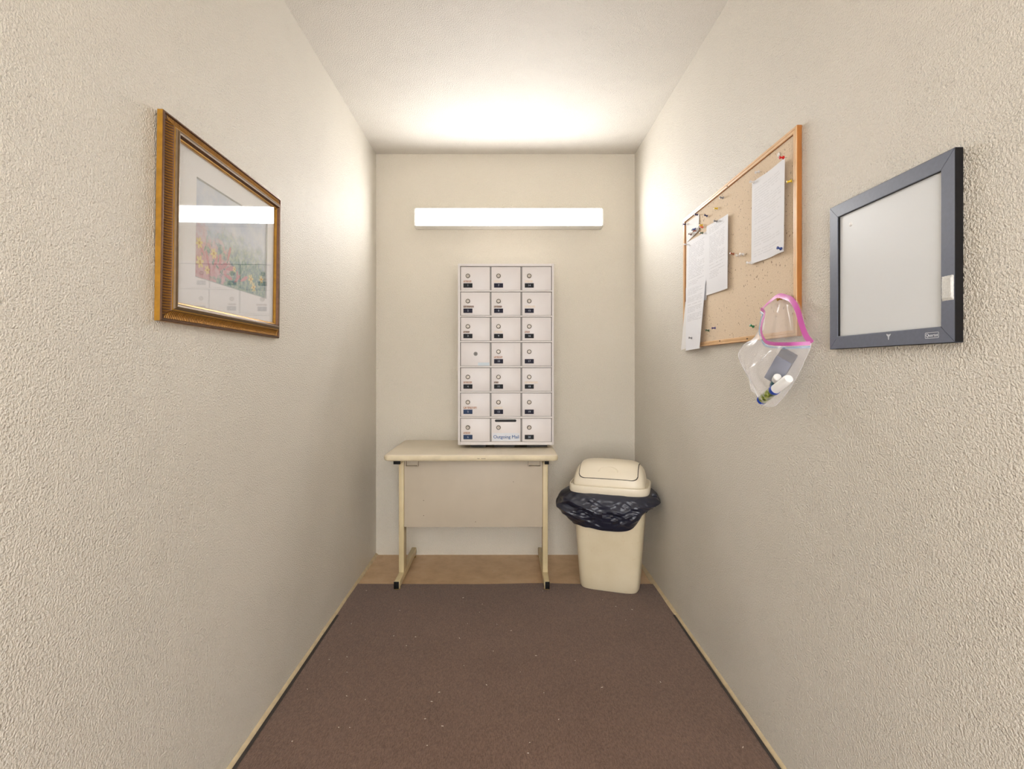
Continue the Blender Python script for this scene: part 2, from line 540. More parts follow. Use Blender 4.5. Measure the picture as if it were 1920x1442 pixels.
# carpet: thin slab with a slightly wavy cut edge
mb = MB(); nx, ny = 60, 60
def carpet_edge(x):
    return 2.83 + .012*math.exp(-((x-.22)/.16)**2) + .004*noise.noise(Vector((x*4, 0, 0)))
cx0, cx1 = XL+.014, XR-.013
def cp(u, v, z):
    x = cx0+(cx1-cx0)*u
    y = YF+(carpet_edge(x)-YF)*v
    return Vector((x, y, z + (.0015*noise.noise(Vector((x*3, y*3, 1))) if z > .001 else 0)))
mb.grid(lambda u, v: cp(u, v, .006), nx, ny)
mb.grid(lambda u, v: cp(u, 1, .006*(1-v)), nx, 1)
mb.grid(lambda u, v: cp(u, 0, .006*(1-v)), nx, 1)
mb.grid(lambda u, v: cp(0, u, .006*(1-v)), ny, 1)
mb.grid(lambda u, v: cp(1, u, .006*(1-v)), ny, 1)
cpt = tag(build('carpet', mb, M_CARPET), 'dark brown low pile carpet covering most of the floor', 'carpet')
for (xa, xb) in ((cx0, cx0+.013), (cx1-.011, cx1)):
    build('edge_binding', MB().grid(lambda u, v, a=xa, b=xb: Vector((a+(b-a)*u, YF+(2.47-YF)*v, .0078+.0012*math.sin(math.pi*u))), 4, 60), M_BIND, cpt)

mb = MB()
for k in range(46):
    x = random.uniform(XL+.05, XR-.05); y = random.uniform(1.55, 2.8)
    L = random.uniform(.0015, .004); a = random.uniform(0, 3.1)
    M = Matrix.Translation((x, y, .0082)) @ Matrix.Rotation(a, 4, 'Z')
    mb.box(-L, L, -.0008, .0008, 0, .0012, M=M)
tag(build('lint', mb, M_LINT), 'tiny pale lint specks scattered on the brown carpet', 'lint', kind='stuff')

# ------------------------------------------------------------------ wall light
LX0, LX1, LZ = -.565, .618, 2.145
fix = tag(empty('wall_light', (0, YB, LZ-.065)), 'long lit fluorescent wall light above the mailboxes', 'light')
build('housing', MB().box(LX0+.004, LX1-.004, YB-.07, YB, LZ-.057, LZ+.057, .004), M_ENAMEL, fix)
prof = []
for k in range(17):
    a = -math.pi/2 + math.pi*k/16
    s_, c_ = math.sin(a), math.cos(a)
    prof.append((YB-.0705-.017*(abs(c_)**.6), LZ+.051*(1 if s_ > 0 else -1)*abs(s_)**.8))
mb = MB(); n = len(prof)
for x in (LX0+.008, LX1-.008):
    for (y, z) in prof: mb.v.append(Vector((x, y, z)))
for k in range(n-1): mb.f.append([k, k+1, n+k+1, n+k]); mb.m.append(0)
build('diffuser', mb, M_EMIT, fix)
for x0, x1 in ((LX0, LX0+.008), (LX1-.008, LX1)):
    mb = MB(); pts = [(YB, LZ-.058)]+[(y-.003, LZ+(z-LZ)*1.1) for (y, z) in prof]+[(YB, LZ+.058)]
    k = len(pts)
    for x in (x0, x1):
        for (y, z) in pts: mb.v.append(Vector((x, y, z)))
    mb.f += [list(range(k)), [k+i for i in range(k)]] + [[i, (i+1) % k, k+(i+1) % k, k+i] for i in range(k)]
    mb.m += [0]*(k+2)
    build('end_cap', mb, M_ENDCAP, fix)
for zz, hh in ((LZ-.058, .007), (LZ+.051, .007)):
    build('lens_retainer', MB().box(LX0+.008, LX1-.008, YB-.083, YB-.07, zz, zz+hh, .002), M_ENAMEL, fix)

# ------------------------------------------------------------------ mailbox unit
YM = 2.95
mx0, mx1, mz0, mz1 = -.2689, .2843, .7559, 1.8008
box = tag(empty('mailbox_unit', ((mx0+mx1)/2, (YM+YB)/2, .738)), 'grey metal bank of three by seven locked mailboxes above the desk', 'mailbox')
mb = MB()
mb.box(mx0+.004, mx1-.004, YM+.012, YB-.001, mz0+.004, mz1-.004, .002, mi=0)
build('shell', mb, M_ALU, box)
mb = MB().box(mx0+.012, mx1-.012, YM+.0105, YM+.0118, mz0+.012, mz1-.012)
build('gap_shade', mb, M_GAP, box)  # dark sheet standing for the shade in the gaps round the doors
rw = .0135
build('side_rail', MB().box(mx0, mx0+rw, YM, YM+.03, mz0, mz1, .0015), M_ALU, box)
build('side_rail', MB().box(mx1-rw+.002, mx1, YM, YM+.03, mz0, mz1, .0015), M_ALU, box)
build('top_rail', MB().box(mx0+rw, mx1-rw+.002, YM+.0002, YM+.03, mz1-.0145, mz1, .0015), M_ALU, box)
build('bottom_rail', MB().box(mx0+rw, mx1-rw+.002, YM+.0002, YM+.03, mz0, mz0+.018, .0015), M_ALU, box)
PX = [-.2535, -.0768, .1002]; DW = .1705; PZ = [1.7845-.1457*k for k in range(7)]; DH = .136
for k in range(1, 7):
    zc = PZ[k]
    build('cross_rail', MB().box(mx0+rw-.001, mx1-rw+.003, YM+.0003, YM+.012, zc+.0006, zc+.0092, .0012), M_ALU, box)
for x in (PX[1]-.0061, PX[2]-.0063):
    build('mullion', MB().box(x+.0014, x+.0049, YM+.006, YM+.0108, mz0+.018, mz1-.0145), M_MULL, box)
for (x, l) in ((-.2, .09), (-.06, .12), (.13, .12)):
    build('support_block', MB().box(x, x+l, YM+.05, YB-.02, .738, mz0+.004), M_GAP, box)
d_me = MB().box(.0012, DW-.0012, .0025, .0085, -DH+.0008, -.0016, .0009).mesh('door', M_DOOR)
Rx = Matrix.Rotation(R(90), 3, 'X')
def lock_mesh(name, ma, mslot, slot_rot, r=.0134):
    mb = MB()
    mb.lathe([(r, 0), (r, .0022), (r*.86, .0034), (r*.84, .0026), (r*.62, .0026), (r*.58, .0042), (.0005, .0042)], 24, 0, mis=[0, 0, 0, 1, 0, 0, 0])
    mb.box(-.0009, .0009, -.0052, .0052, .0040, .0046, mi=1, M=Matrix.Rotation(slot_rot, 4, 'Z'))
    return mb.mesh(name, [ma, mslot])
lk = [lock_mesh('lock', M_LOCK, M_LOCKD, a) for a in (0, .35, -.3)]
lk_dark = lock_mesh('lock', M_LOCKD, M_MULL, .2, .0115)
pl_me = {k: MB().box(0, .0522, -.0012, 0, -.0255, 0, .0004, 1).mesh('number_plate', m) for k, m in (('n', M_PLATE_N), ('k', M_PLATE_K), ('b', M_PLATE_B))}
nums = [[1, 2, 3, None, 4, 5, 6], [7, 8, 9, 10, 11, 12, None], [14, 15, 16, 17, 18, 19, 20]]
pk = ['knknkbb', 'nnknknk', 'knknknk']
tape = [[(.047, 'A'), (.061, 'B'), (.036, 'B'), None, (.05, 'A'), (.078, 'A'), (.04, 'A')],
        [(.044, 'C'), (.046, 'B'), (.05, 'C'), (.05, 'A'), (.026, 'B'), (.05, 'C'), None],
        [(.047, 'C'), (.06, 'C'), (.03, 'A'), None, (.076, 'C'), None, None]]
TM = {'A': M_TAPE_A, 'B': M_TAPE_B, 'C': M_TAPE_C}
for ci in range(3):
    for ri in range(7):
        x, z = PX[ci], PZ[ri]
        d = place('door', d_me, (x, YM, z), box)
        yf = YM+.0025
        special = (ci == 0 and ri == 3)
        if special:
            place('lock', lk_dark, (x+.087, yf, z-.066), d, Rx)
            build('tape_strip', MB().box(x+.1, x+.166, yf-.0004, yf, z-.134, z-.116), M_STICKB, d)
            d['label'] = 'mailbox door without number, dark centred lock'
            continue
        place('lock', lk[(ci*2+ri) % 3], (x+.042, yf, z-.0535), d, Rx)
        if ci == 1 and ri == 6:
            d['label'] = 'outgoing mail door with slot'
            mb = MB(); pts = []
            for k in range(24):
                a = 2*math.pi*k/24; c_, s_ = math.cos(a), math.sin(a)
                px = x+.083+(.0545 if c_ > 0 else -.0545)+.0075*c_; pzz = z-.0145+.0075*s_
                pts.append((px, pzz))
            for yy in (yf-.0005, yf+.001):
                for (px, pzz) in pts: mb.v.append(Vector((px, yy, pzz)))
            mb.f += [list(range(24)), [24+i for i in range(24)]]+[[i, (i+1) % 24, 24+(i+1) % 24, 24+i] for i in range(24)]
            mb.m += [0]*26
            build('mail_slot', mb, M_SLOT, d)
            build('sticker', MB().box(x+.006, x+.163, yf-.0005, yf, z-.130, z-.086), M_STICK, d)
            M = basis((1, 0, 0), (0, 0, 1), (0, -1, 0), (x+.0865, yf-.0008, z-.1085))
            tb = text_mb('Outgoing Mail', .0262, M, .0002)
            for dx, dz in ((.0006, 0), (.0003, .0004)):
                t2 = text_mb('Outgoing Mail', .0262, Matrix.Translation((dx, -.00005, dz)) @ M, .0002); tb.add(t2.v, t2.f)
            build('lettering', tb, M_BLUETXT, d, smooth=0)
            continue
        place('number_plate', pl_me[pk[ci][ri]], (x+.0163, yf, z-.096), d)
        M = basis((1, 0, 0), (0, 0, 1), (0, -1, 0), (x+.0163+.0265, yf-.0014, z-.1088))
        build('numeral', text_mb(str(nums[ci][ri]), .0155, M, .0001), M_NUM, d, smooth=0)
        tp = tape[ci][ri]
        if tp:
            build('name_tape', MB().box(x+.0158, x+.0158+tp[0], yf-.0005, yf, z-.0905, z-.080), TM[tp[1]], d)

# ------------------------------------------------------------------ desk
desk = tag(empty('desk', (-.178, 3.0, 0)), 'small cream metal framed desk under the mailboxes', 'desk')
tx0, tx1, ty0, ty1, tz0, tz1 = -.645, .287, 2.715, 3.284, .704, .738
def rr_outline(x0, x1, y0, y1, r, n=8):
    pts = []
    for (cx, cy, a0) in ((x1-r, y1-r, 0), (x0+r, y1-r, 90), (x0+r, y0+r, 180), (x1-r, y0+r, 270)):
        for k in range(n+1):
            a = R(a0+90*k/n); pts.append((cx+r*math.cos(a), cy+r*math.sin(a)))
    return pts
mb = MB(); rings = []
hz = (tz1-tz0)/2
for k in range(9):
    a = -math.pi/2+math.pi*k/8
    ins = .012*(1-abs(math.cos(a))**.8); z = tz0+hz+hz*math.sin(a)
    rings.append([(px, py, z) for (px, py) in rr_outline(tx0+ins, tx1-ins, ty0+ins, ty1-ins*.2, .028)])
n = len(rings[0])
for r_ in rings: mb.v += [Vector(p) for p in r_]
for i in range(8):
    for k in range(n):
        mb.f.append([i*n+k, i*n+(k+1) % n, (i+1)*n+(k+1) % n, (i+1)*n+k]); mb.m.append(1 if i < 6 else 0)
mb.f += [[k for k in range(n)], [8*n+k for k in range(n)]]; mb.m += [1, 0]
build('tabletop', mb, [M_TOP, M_EDGE], desk, smooth=50)
for k, (sx, inner) in enumerate(((-.579, 1), (.2286, -1))):
    ft = build('foot', MB().box(sx-.0145, sx+.0145, 2.752, 3.28, .012, .052, .003), M_LEG, desk)
    build('end_cap', MB().box(sx-.0135+(.003 if k else -.002), sx+.0135-(0.0 if k else .002), 2.7475, 2.7525, .013, .051, .001), M_BLACK, ft)
    for yy in (2.772, 3.25):
        m2 = MB().lathe([(.006, 0), (.0165, 0), (.0165, .004), (.006, .007), (.006, .013)], 16, M=Matrix.Translation((sx, yy, .007 if yy < 2.8 else 0)))
        build('glide', m2, M_BRASS, ft)
    build('column', MB().box(sx-.0145, sx+.0145, 2.872, 2.945, .052, .70, .003), M_LEG, desk)
    am = build('support_arm', MB().box(sx-.0145, sx+.0145, 2.79, 3.26, .677, .704, .002), M_LEG, desk)
    build('end_cap', MB().box(sx-.0148-(.009 if k == 0 else -.004), sx+.0125, 2.776, 2.79, .677, .7035, .001), M_BLACK, am)
px0, px1 = -.5645, .2141
pan = build('modesty_panel', MB().box(px0+.001, px1-.001, 2.878, 2.894, .306, .70, .0012), M_MOD, desk)
for (x, z) in ((-.455, .37), (-.163, .335), (-.455, .455), (.05, .56)):
    build('screw', MB().lathe([(.0022, 0), (.0018, .001)], 10, M=basis((1, 0, 0), (0, 0, 1), (0, -1, 0), (x, 2.878, z))), M_DARKHOLE, pan)
for (x0, x1) in ((px0+.012, px0+.082), (px1-.082, px1-.012)):
    mb = MB()
    mb.box(x0, x1, 2.850, 2.877, .649, .6525, .0006)
    mb.box(x0, x0+.0035, 2.850, 2.877, .6525, .7035, .0006)
    mb.box(x1-.0035, x1, 2.850, 2.877, .6525, .7035, .0006)
    mb.box(x0, x1, 2.8745, 2.8775, .6525, .7035, .0006)
    build('bracket', mb, M_MOD, desk)
build('edge_scuff', MB().box(-.145, -.132, ty0-.0003, ty0+.001, .718, .7205).box(-.124, -.1, ty0-.0003, ty0+.001, .7185, .7205), M_DARKHOLE, desk)

# ------------------------------------------------------------------ waste bin
A = R(18); BC = Vector((.585, 2.83, 0))
E1 = Vector((math.cos(A), -math.sin(A), 0)); E2 = Vector((math.sin(A), math.cos(A), 0))
def L2W(x, y, z): return BC + E1*x + E2*y + Vector((0, 0, z))
def rrect(phi, hw, hd, n=4.5):
    c_, s_ = math.cos(phi), math.sin(phi)
    k = (abs(c_/hw)**n+abs(s_/hd)**n)**(-1/n)
    return k*c_, k*s_
def rr_ring(hw, hd, z, n=4.5, N=72):
    out = []
    for k in range(N):
        # even spread along the outline
        t = 2*math.pi*k/N
        c_, s_ = math.cos(t), math.sin(t)
        x = hw*(1 if c_ >= 0 else -1)*abs(c_)**(2/n); y = hd*(1 if s_ >= 0 else -1)*abs(s_)**(2/n)
        out.append(L2W(x, y, z))
    return out
def loft(rings, cap0=True, cap1=True, mb=None):
    mb = mb or MB(); o = len(mb.v); N = len(rings[0])
    for r_ in rings: mb.v += r_
    for i in range(len(rings)-1):
        for k in range(N):
            mb.f.append([o+i*N+k, o+i*N+(k+1) % N, o+(i+1)*N+(k+1) % N, o+(i+1)*N+k]); mb.m.append(0)
    if cap0: mb.f.append([o+k for k in range(N)]); mb.m.append(0)
    if cap1: mb.f.append([o+(len(rings)-1)*N+k for k in range(N)]); mb.m.append(0)
    return mb
bin_ = tag(empty('waste_bin', BC), 'cream plastic waste bin with swing lid beside the desk', 'bin')
build('bin_body', loft([rr_ring(.140, .094, .0075, 5), rr_ring(.152, .106, .009, 5), rr_ring(.159, .113, .022, 5), rr_ring(.165, .118, .10, 5), rr_ring(.176, .127, .25, 5),
                        rr_ring(.187, .137, .40, 5), rr_ring(.196, .143, .525, 5), rr_ring(.20, .146, .538, 5)], True, False), M_BIN, bin_)
lid = build('lid', loft([rr_ring(.198, .142, .532, 5), rr_ring(.210, .152, .533, 5), rr_ring(.213, .155, .540, 5), rr_ring(.214, .156, .566, 5), rr_ring(.212, .154, .572, 5),
                         rr_ring(.206, .148, .573, 5), rr_ring(.202, .144, .566, 5)], True, True), M_LID, bin_)
HW, HD, HZ, Z0 = .189, .133, .130, .560
def dome(x, th, off=0.0):
    k = max(0.0, 1-abs(x/HW)**5)**(1/3.2)
    c_, s_ = math.cos(th), math.sin(th)
    y = -(HD+off)*(1 if c_ > 0 else -1)*abs(c_)**.75*(.55+.45*k); z = Z0+(HZ+off)*abs(s_)**.85*k
    return x, y, z
def xs(u): return HW*math.sin((u-.5)*math.pi)
build('dome', MB().grid(lambda u, v: L2W(*dome(xs(u), math.pi*v)), 56, 48), M_LID, lid, smooth=60)
TA, TB = .36, math.pi-.36
FW = .152
def flap(u, v, off, grow=0.0):
    x = (FW+grow)*(2*u-1)
    cr = .035; e = max(0, abs(x)-(FW+grow-cr))
    ins = (cr-math.sqrt(max(0, cr*cr-e*e)))/.145
    a0 = TA-grow*6+ins; a1 = TB+grow*6-ins
    th = a0+(a1-a0)*v
    X, Y, Z = dome(x, th, off)
    # finger scoop on the front slope
    q = (th-.66)/.30
    if 0 <= q and (x/.052)**2+q*q < 1 and th < math.pi/2:
        k = .020*(1-((x/.052)**2+q*q))**.8      # half bowl, deepest at its straight lower edge
        Y += k*.7; Z -= k*.7
    return L2W(X, Y, Z)
build('flap_gap', MB().grid(lambda u, v: flap(u, v, .0012, .004), 60, 60), M_LIDGAP, lid, smooth=60)
mb = MB().grid(lambda u, v: flap(u, v, .0042), 90, 110)
for edge in (lambda t: (t, 0), lambda t: (t, 1), lambda t: (0, t), lambda t: (1, t)):
    mb.grid(lambda u, v, e=edge: flap(*e(u), .0042-.0035*v), 60, 1)
build('swing_flap', mb, M_LID, lid, smooth=60)

# liner: skirt of film folded over the rim
def liner_pt(u, v):
    phi = 2*math.pi*u
    t = v
    zt = .536
    hw = .198; hd = .145
    c_, s_ = math.cos(phi), math.sin(phi)
    n_ = 3.6
    x = hw*(1 if c_ >= 0 else -1)*abs(c_)**(2/n_); y = hd*(1 if s_ >= 0 else -1)*abs(s_)**(2/n_)
    nx_, ny_ = c_/hw, s_/hd
    l = math.hypot(nx_, ny_); nx_ /= l; ny_ /= l
    # angle helpers: left front corner at phi ~ 215 deg, right side ~ -10 deg
    def bump_(deg, wdt):
        dlt = (math.degrees(phi)-deg+180) % 360-180
        return math.exp(-(dlt/wdt)**2)
    left = bump_(200, 42); right = bump_(352, 40); front = bump_(262, 50)
    hem = .352+.004*math.sin(phi*5)
    hem += .085*bump_(348, 26) + .05*bump_(318, 20)+.03*bump_(20, 40) + .045*bump_(178, 20)
    wob = .010*noise.noise(Vector((c_*3, s_*3, 2.2)))
    z = zt+(hem+wob-zt)*t
    prof_ = math.sin(math.pi*min(1, t*1.02)**.72)
    out = .004+(.026+.050*left+.022*right)*prof_+.004*t
    # creases
    ph = phi*1.0
    f1 = noise.noise(Vector((c_*4.2+z*3, s_*4.2, z*9+x*6)))
    f2 = 1-abs(noise.noise(Vector((x*7+z*10, y*7, z*19+x*9))))*2
    f3 = 1-abs(noise.noise(Vector((x*14, y*14, z*31-x*15+3))))*2
    f4 = 1-abs(noise.noise(Vector((x*21+z*9, y*21, z*58+x*24+9))))*2
    amp = math.sin(math.pi*min(1, .06+t*.9))
    out += amp*(.009*f1+.013*f2+.009*f3+.0038*f4)
    out = max(out, .003)
    z += .010*amp*f1*(1-t)
    P = L2W(x+nx_*out, y+ny_*out, z)
    P.x = min(P.x, XR-.006)
    return P
lin = MB()
lin.grid(liner_pt, 340, 90, wrap_u=True)
def hem_in(u, v):
    a = liner_pt(u, 1.0); c0 = Vector((BC.x, BC.y, a.z))
    d_ = (c0-a).normalized()
    return a + d_*.012*v + Vector((0, 0, .018*v))
lin.grid(hem_in, 220, 3, wrap_u=True)
liner = tag(build('bin_liner', lin, M_LINER, smooth=28), 'crumpled black plastic liner folded over the bin rim', 'bin bag')
pts = []
kc = L2W(.222, -.06, .497)
for k in range(15):
    a = -1.9+3.9*k/14
    pts.append(Vector((min(kc.x+.026*math.cos(a)+.002*math.sin(a*7), XR-.018), kc.y-.012*math.sin(a), kc.z+.034*math.sin(a)+.004*math.cos(a*5))))
mb = MB().tube(pts, lambda t: .0085+.003*math.sin(t*19)+.002*math.sin(t*31), 10)
build('gathered_loop', mb, M_LINER, liner, smooth=60)

# ------------------------------------------------------------------ framed things on the side walls
def frame_rails(O, U, V, N, W, H, prof, mats, parent, pmi=None, name='rail', gap=.00025):
    """mitred rails; prof = [(inset, height)]; returns the four rails"""
    O, U, V, N = Vector(O), Vector(U), Vector(V), Vector(N)
    res = []
    P = lambda a, b, h: O+U*a+V*b+N*h
    cor = lambda i: ((i, i), (W-i, i), (W-i, H-i), (i, H-i))
    along = ((1, 0), (0, 1), (-1, 0), (0, -1))
    for s_ in range(4):
        mb = MB(); k = len(prof)
        for e, g in ((s_, gap), ((s_+1) % 4, -gap)):
            for (i, h) in prof:
                a, b = cor(i)[e]; mb.v.append(P(a+along[s_][0]*g, b+along[s_][1]*g, h))
        for j in range(k):
            j2 = (j+1) % k
            mb.f.append([j, j2, k+j2, k+j]); mb.m.append(pmi[j] if pmi else 0)
        mb.f += [list(range(k)), [k+j for j in range(k)]]; mb.m += [0, 0]
        res.append(build(name, mb, mats, parent, smooth=30))
    return res
def flat_panel(O, U, V, N, a0, a1, b0, b1, h0, h1):
    O, U, V, N = Vector(O), Vector(U), Vector(V), Vector(N)
    mb = MB()
    for h in (h0, h1):
        for (a, b) in ((a0, b0), (a1, b0), (a1, b1), (a0, b1)): mb.v.append(O+U*a+V*b+N*h)
    mb.f += [[0, 1, 2, 3], [4, 5, 6, 7], [0, 1, 5, 4], [1, 2, 6, 5], [2, 3, 7, 6], [3, 0, 4, 7]]; mb.m += [0]*6
    return mb

# gold picture frame
ang = R(.5)
O = Vector((XL+.001, 1.204, 1.312)); U = Vector((0, math.cos(ang), -math.sin(ang))); V = Vector((math.sin(R(.5)), math.sin(ang), math.cos(ang))).normalized(); N = U.cross(V).normalized()
W, H = .636, .500
pic = tag(empty('framed_picture', (XL+.001, O.y+W/2, O.z)), 'gold framed garden flower print under glass', 'picture')
prof = [(0, 0), (0, .013), (.002, .0155), (.005, .0155), (.007, .012), (.012, .0125), (.020, .0155), (.026, .0205), (.0275, .0235), (.0305, .0245), (.033, .0285),
        (.038, .0300), (.042, .0290), (.044, .0255), (.046, .0215), (.049, .0205), (.051, .018), (.051, 0)]
pmi = [0, 1, 1, 1, 1, 1, 1, 1, 0, 2, 2, 2, 1, 1, 0, 0, 0, 0]
rails = frame_rails(O, U, V, N, W, H, prof, [M_GOLD, M_BRONZE, M_OLIVE], pic, pmi, 'frame_rail')
rib_p = [(.0078, .0118), (.012, .0128), (.020, .0158), (.0262, .0208)]
for s_ in range(4):
    mb = MB(); horiz = s_ in (0, 2)
    Ln = W if horiz else H
    nrib = int((Ln-.03)/.0066)
    for k in range(nrib):
        a = .018+(Ln-.036)*k/(nrib-1); hwid = .0017
        o = len(mb.v)
        for (i, h) in rib_p:
            for da, dh in ((-hwid, -.0006), (-hwid*.4, .0016), (hwid*.4, .0016), (hwid, -.0006)):
                q = a+da
                q = min(max(q, i), Ln-i)
                ab = {0: (q, i), 1: (W-i, q), 2: (q, H-i), 3: (i, q)}[s_]
                mb.v.append(O+U*ab[0]+V*ab[1]+N*(h+dh))
        for r_ in range(3):
            for c_ in range(3):
                mb.f.append([o+r_*4+c_, o+r_*4+c_+1, o+(r_+1)*4+c_+1, o+(r_+1)*4+c_]); mb.m.append(0)
    rb = build('ribbing', mb, M_RIB, rails[s_], smooth=60)
    rb['kind'] = 'stuff'
build('backing_board', flat_panel(O, U, V, N, .01, W-.01, .01, H-.01, .001, .005), M_MAT, pic)
# mat board with bevelled window
a0, a1, b0, b1 = .136, .538, .128, .392
mb = MB()
out = [(.045, .045), (W-.045, .045), (W-.045, H-.045), (.045, H-.045)]
inn = [(a0, b0), (a1, b0), (a1, b1), (a0, b1)]
inb = [(a0+.003, b0+.003), (a1-.003, b0+.003), (a1-.003, b1-.003), (a0+.003, b1-.003)]
for ring, h in ((out, .013), (inn, .013), (inb, .0095)):
    for (a, b) in ring: mb.v.append(O+U*a+V*b+N*h)
for k in range(4):
    k2 = (k+1) % 4
    mb.f.append([k, k2, 4+k2, 4+k]); mb.m.append(0)
    mb.f.append([4+k, 4+k2, 8+k2, 8+k]); mb.m.append(1)
build('mat_board', mb, [M_MAT, M_BEVEL], pic, smooth=0)
pr = build('print', flat_panel(O, U, V, N, a0-.01, a1+.01, b0-.01, b1+.01, .006, .0085), M_PRINT, pic, smooth=0)
mb = MB()
def shape(pts, h, mi):
    o = len(mb.v)
    for (a, b) in pts: mb.v.append(O+U*(a0+a)+V*(b0+b)+N*h)
    mb.f.append(list(range(o, o+len(pts)))); mb.m.append(mi)
def petal(cx, cy, an, L, wd, h, mi):
    pts = []
    for k in range(10):
        t = 2*math.pi*k/10
        q = Vector((L/2+L/2*math.cos(t), wd*math.sin(t)*(.7+.3*math.cos(t))))
        pts.append((cx+q.x*math.cos(an)-q.y*math.sin(an), cy+q.x*math.sin(an)+q.y*math.cos(an)))
    shape(pts, h, mi)
rnd = random.Random(3)
inside = lambda x, y, m: m < x < (a1-a0-m) and m < y < (b1-b0-m)
for k in range(46):
    x, y = rnd.uniform(.03, .37), rnd.uniform(.03, .085)
    if inside(x, y, .024): petal(x, y, rnd.uniform(.4, 2.6), rnd.uniform(.012, .02), .004, .0087+k*.000002, 2)
for (x, y, an, L) in ((.07, .035, 1.9, .05), (.085, .03, 1.1, .055), (.11, .04, .5, .06), (.12, .03, 1.5, .06), (.15, .05, .25, .06), (.14, .035, -.15, .05), (.20, .02, .7, .045), (.215, .02, 1.5, .04), (.05, .06, 2.3, .035), (.235, .03, .45, .05), (.16, .075, 1.2, .05)):
    petal(x, y, an, L, L*.16, .0089, 1)
for (x, y, r_) in ((.026, .045, .018), (.022, .095, .016), (.09, .082, .016), (.30, .048, .017), (.318, .026, .016), (.37, .06, .014), (.06, .03, .013), (.2, .06, .010)):
    for q in range(6): petal(x, y, q*math.pi/3+.3, r_, r_*.33, .0090+q*.00001, 0)
    shape([(x+r_*.28*math.cos(t*.7854), y+r_*.28*math.sin(t*.7854)) for t in range(8)], .0092, 3)
pf = build('painted_flowers', mb, [M_PETAL_Y, M_PETAL_R, M_PETAL_G, M_PETAL_C], pr, smooth=0)
pf['kind'] = 'stuff'
build('glass', flat_panel(O, U, V, N, .046, W-.046, .046, H-.046, .0165, .0185), M_GLASS, pic, smooth=0)

# cork board
U2, V2, N2 = Vector((0, 1, 0)), Vector((0, 0, 1)), Vector((-1, 0, 0))
CO = Vector((XR-.001, 1.438, 1.290)); CW, CH = .915, .593
cork = tag(empty('cork_board', (XR-.001, CO.y+CW/2, CO.z)), 'oak framed cork notice board with pinned papers', 'notice board')
prof = [(0, 0), (0, .0135), (.0015, .015), (.0075, .015), (.0085, .0135), (.0095, .015), (.0165, .015), (.018, .0135), (.018, 0)]
rails = frame_rails(CO, U2, V2, N2, CW, CH, prof, [M_OAK, M_OAKPALE], cork, [0, 1, 1, 1, 1, 1, 1, 0, 0], 'frame_rail')
build('cork_panel', flat_panel(CO, U2, V2, N2, .012, CW-.012, .012, CH-.012, .002, .009), M_CORK, cork, smooth=0)
for (y, b, r_) in ((1.885, CH-.0135, 2), (1.95, .013, 0), (1.73, .009, 0)):
    mb = MB().lathe([(.0028, 0), (.0022, .0015), (.0004, .0018)], 10, M=basis((0, -1, 0), (0, 0, 1), (-1, 0, 0), (CO.x-.0148, y, CO.z+b)))
    build('nail_head', mb, M_NAIL, rails[r_])

# whiteboard
WO = Vector((XR-.001, .932, 1.2465)); WW = .360; WH = .356
wb = tag(empty('whiteboard', (XR-.001, WO.y+WW/2, WO.z)), 'small square whiteboard with charcoal frame', 'whiteboard')
prof = [(0, 0), (0, .0135), (.001, .0145), (.030, .0145), (.0315, .0135), (.0315, .006), (.0315, 0)]
rails = frame_rails(WO, U2, V2, N2, WW, WH, prof, [M_WBFRAME, M_WBSIDE], wb, [1, 1, 0, 0, 1, 1, 1], 'frame_rail', .0006)
pan = build('writing_surface', flat_panel(WO, U2, V2, N2, .028, WW-.028, .028, WH-.028, .003, .0085), M_WBPANEL, wb, smooth=0)
build('white_dot', MB().lathe([(.0055, 0), (.005, .001), (.002, .0018), (.0003, .002)], 14, M=basis((0, -1, 0), (0, 0, 1), (-1, 0, 0), (WO.x-.0084, 1.222, 1.543))), M_WHITEPL, pan)  # small raised white dot near the panel's upper far corner
# hook tape pad on the rail nearest the viewer
def pad(u, v):
    y = .935+.0255*u+.0006*noise.noise(Vector((v*20, u, 0))); z = 1.325+.046*v+.0008*noise.noise(Vector((u*20, 3, v)))
    e = min(u, 1-u, v, 1-v)
    return Vector((WO.x-.0146-.003*min(1, e*8)-.0006*noise.noise(Vector((u*9, v*14, 5))), y, z))
build('felt_pad', MB().grid(pad, 16, 24), M_FELT, rails[3])
mb = MB()
def rrbar(y0, y1, z0, z1, x, mi): mb.box(x-.0003, x, y0, y1, z0, z1, mi=mi)
lx = WO.x-.0146
yl0, yl1, zl0, zl1 = .9665, .9985, 1.2570, 1.2686
ring_o = rr_outline(yl0, yl1, zl0, zl1, .0022, 4); ring_i = rr_outline(yl0+.0009, yl1-.0009, zl0+.0009, zl1-.0009, .0015, 4)
k = len(ring_o)
for rg in (ring_o, ring_i):
    for (y, z) in rg: mb.v.append(Vector((lx-.0004, y, z)))
for i in range(k): mb.f.append([i, (i+1) % k, k+(i+1) % k, k+i]); mb.m.append(0)
mb2 = text_mb('Quartet', .0088, basis((0, -1, 0), (0, 0, 1), (-1, 0, 0), (lx-.0004, (yl0+yl1)/2, (zl0+zl1)/2)), .0002)
mb.add(mb2.v, mb2.f)
build('logo', mb, M_LOGO, rails[0], smooth=0)
mb = MB(); yc, zc = 1.0935, 1.2668
out = [(-.0065, .0065), (0, .0045), (.0065, .006), (.0058, .0035), (.002, 0), (.0012, -.0065), (-.0012, -.0065), (-.002, 0), (-.0058, .0035)]
for (a, b) in out: mb.v.append(Vector((lx-.0003, yc-a, zc+b)))
mb.f.append([0, 1, 7, 8]); mb.f.append([1, 2, 3, 4]); mb.f.append([1, 4, 7]); mb.f.append([4, 5, 6, 7]); mb.m += [0]*4
build('pin_mark', mb, M_LOGO, rails[0], smooth=0)

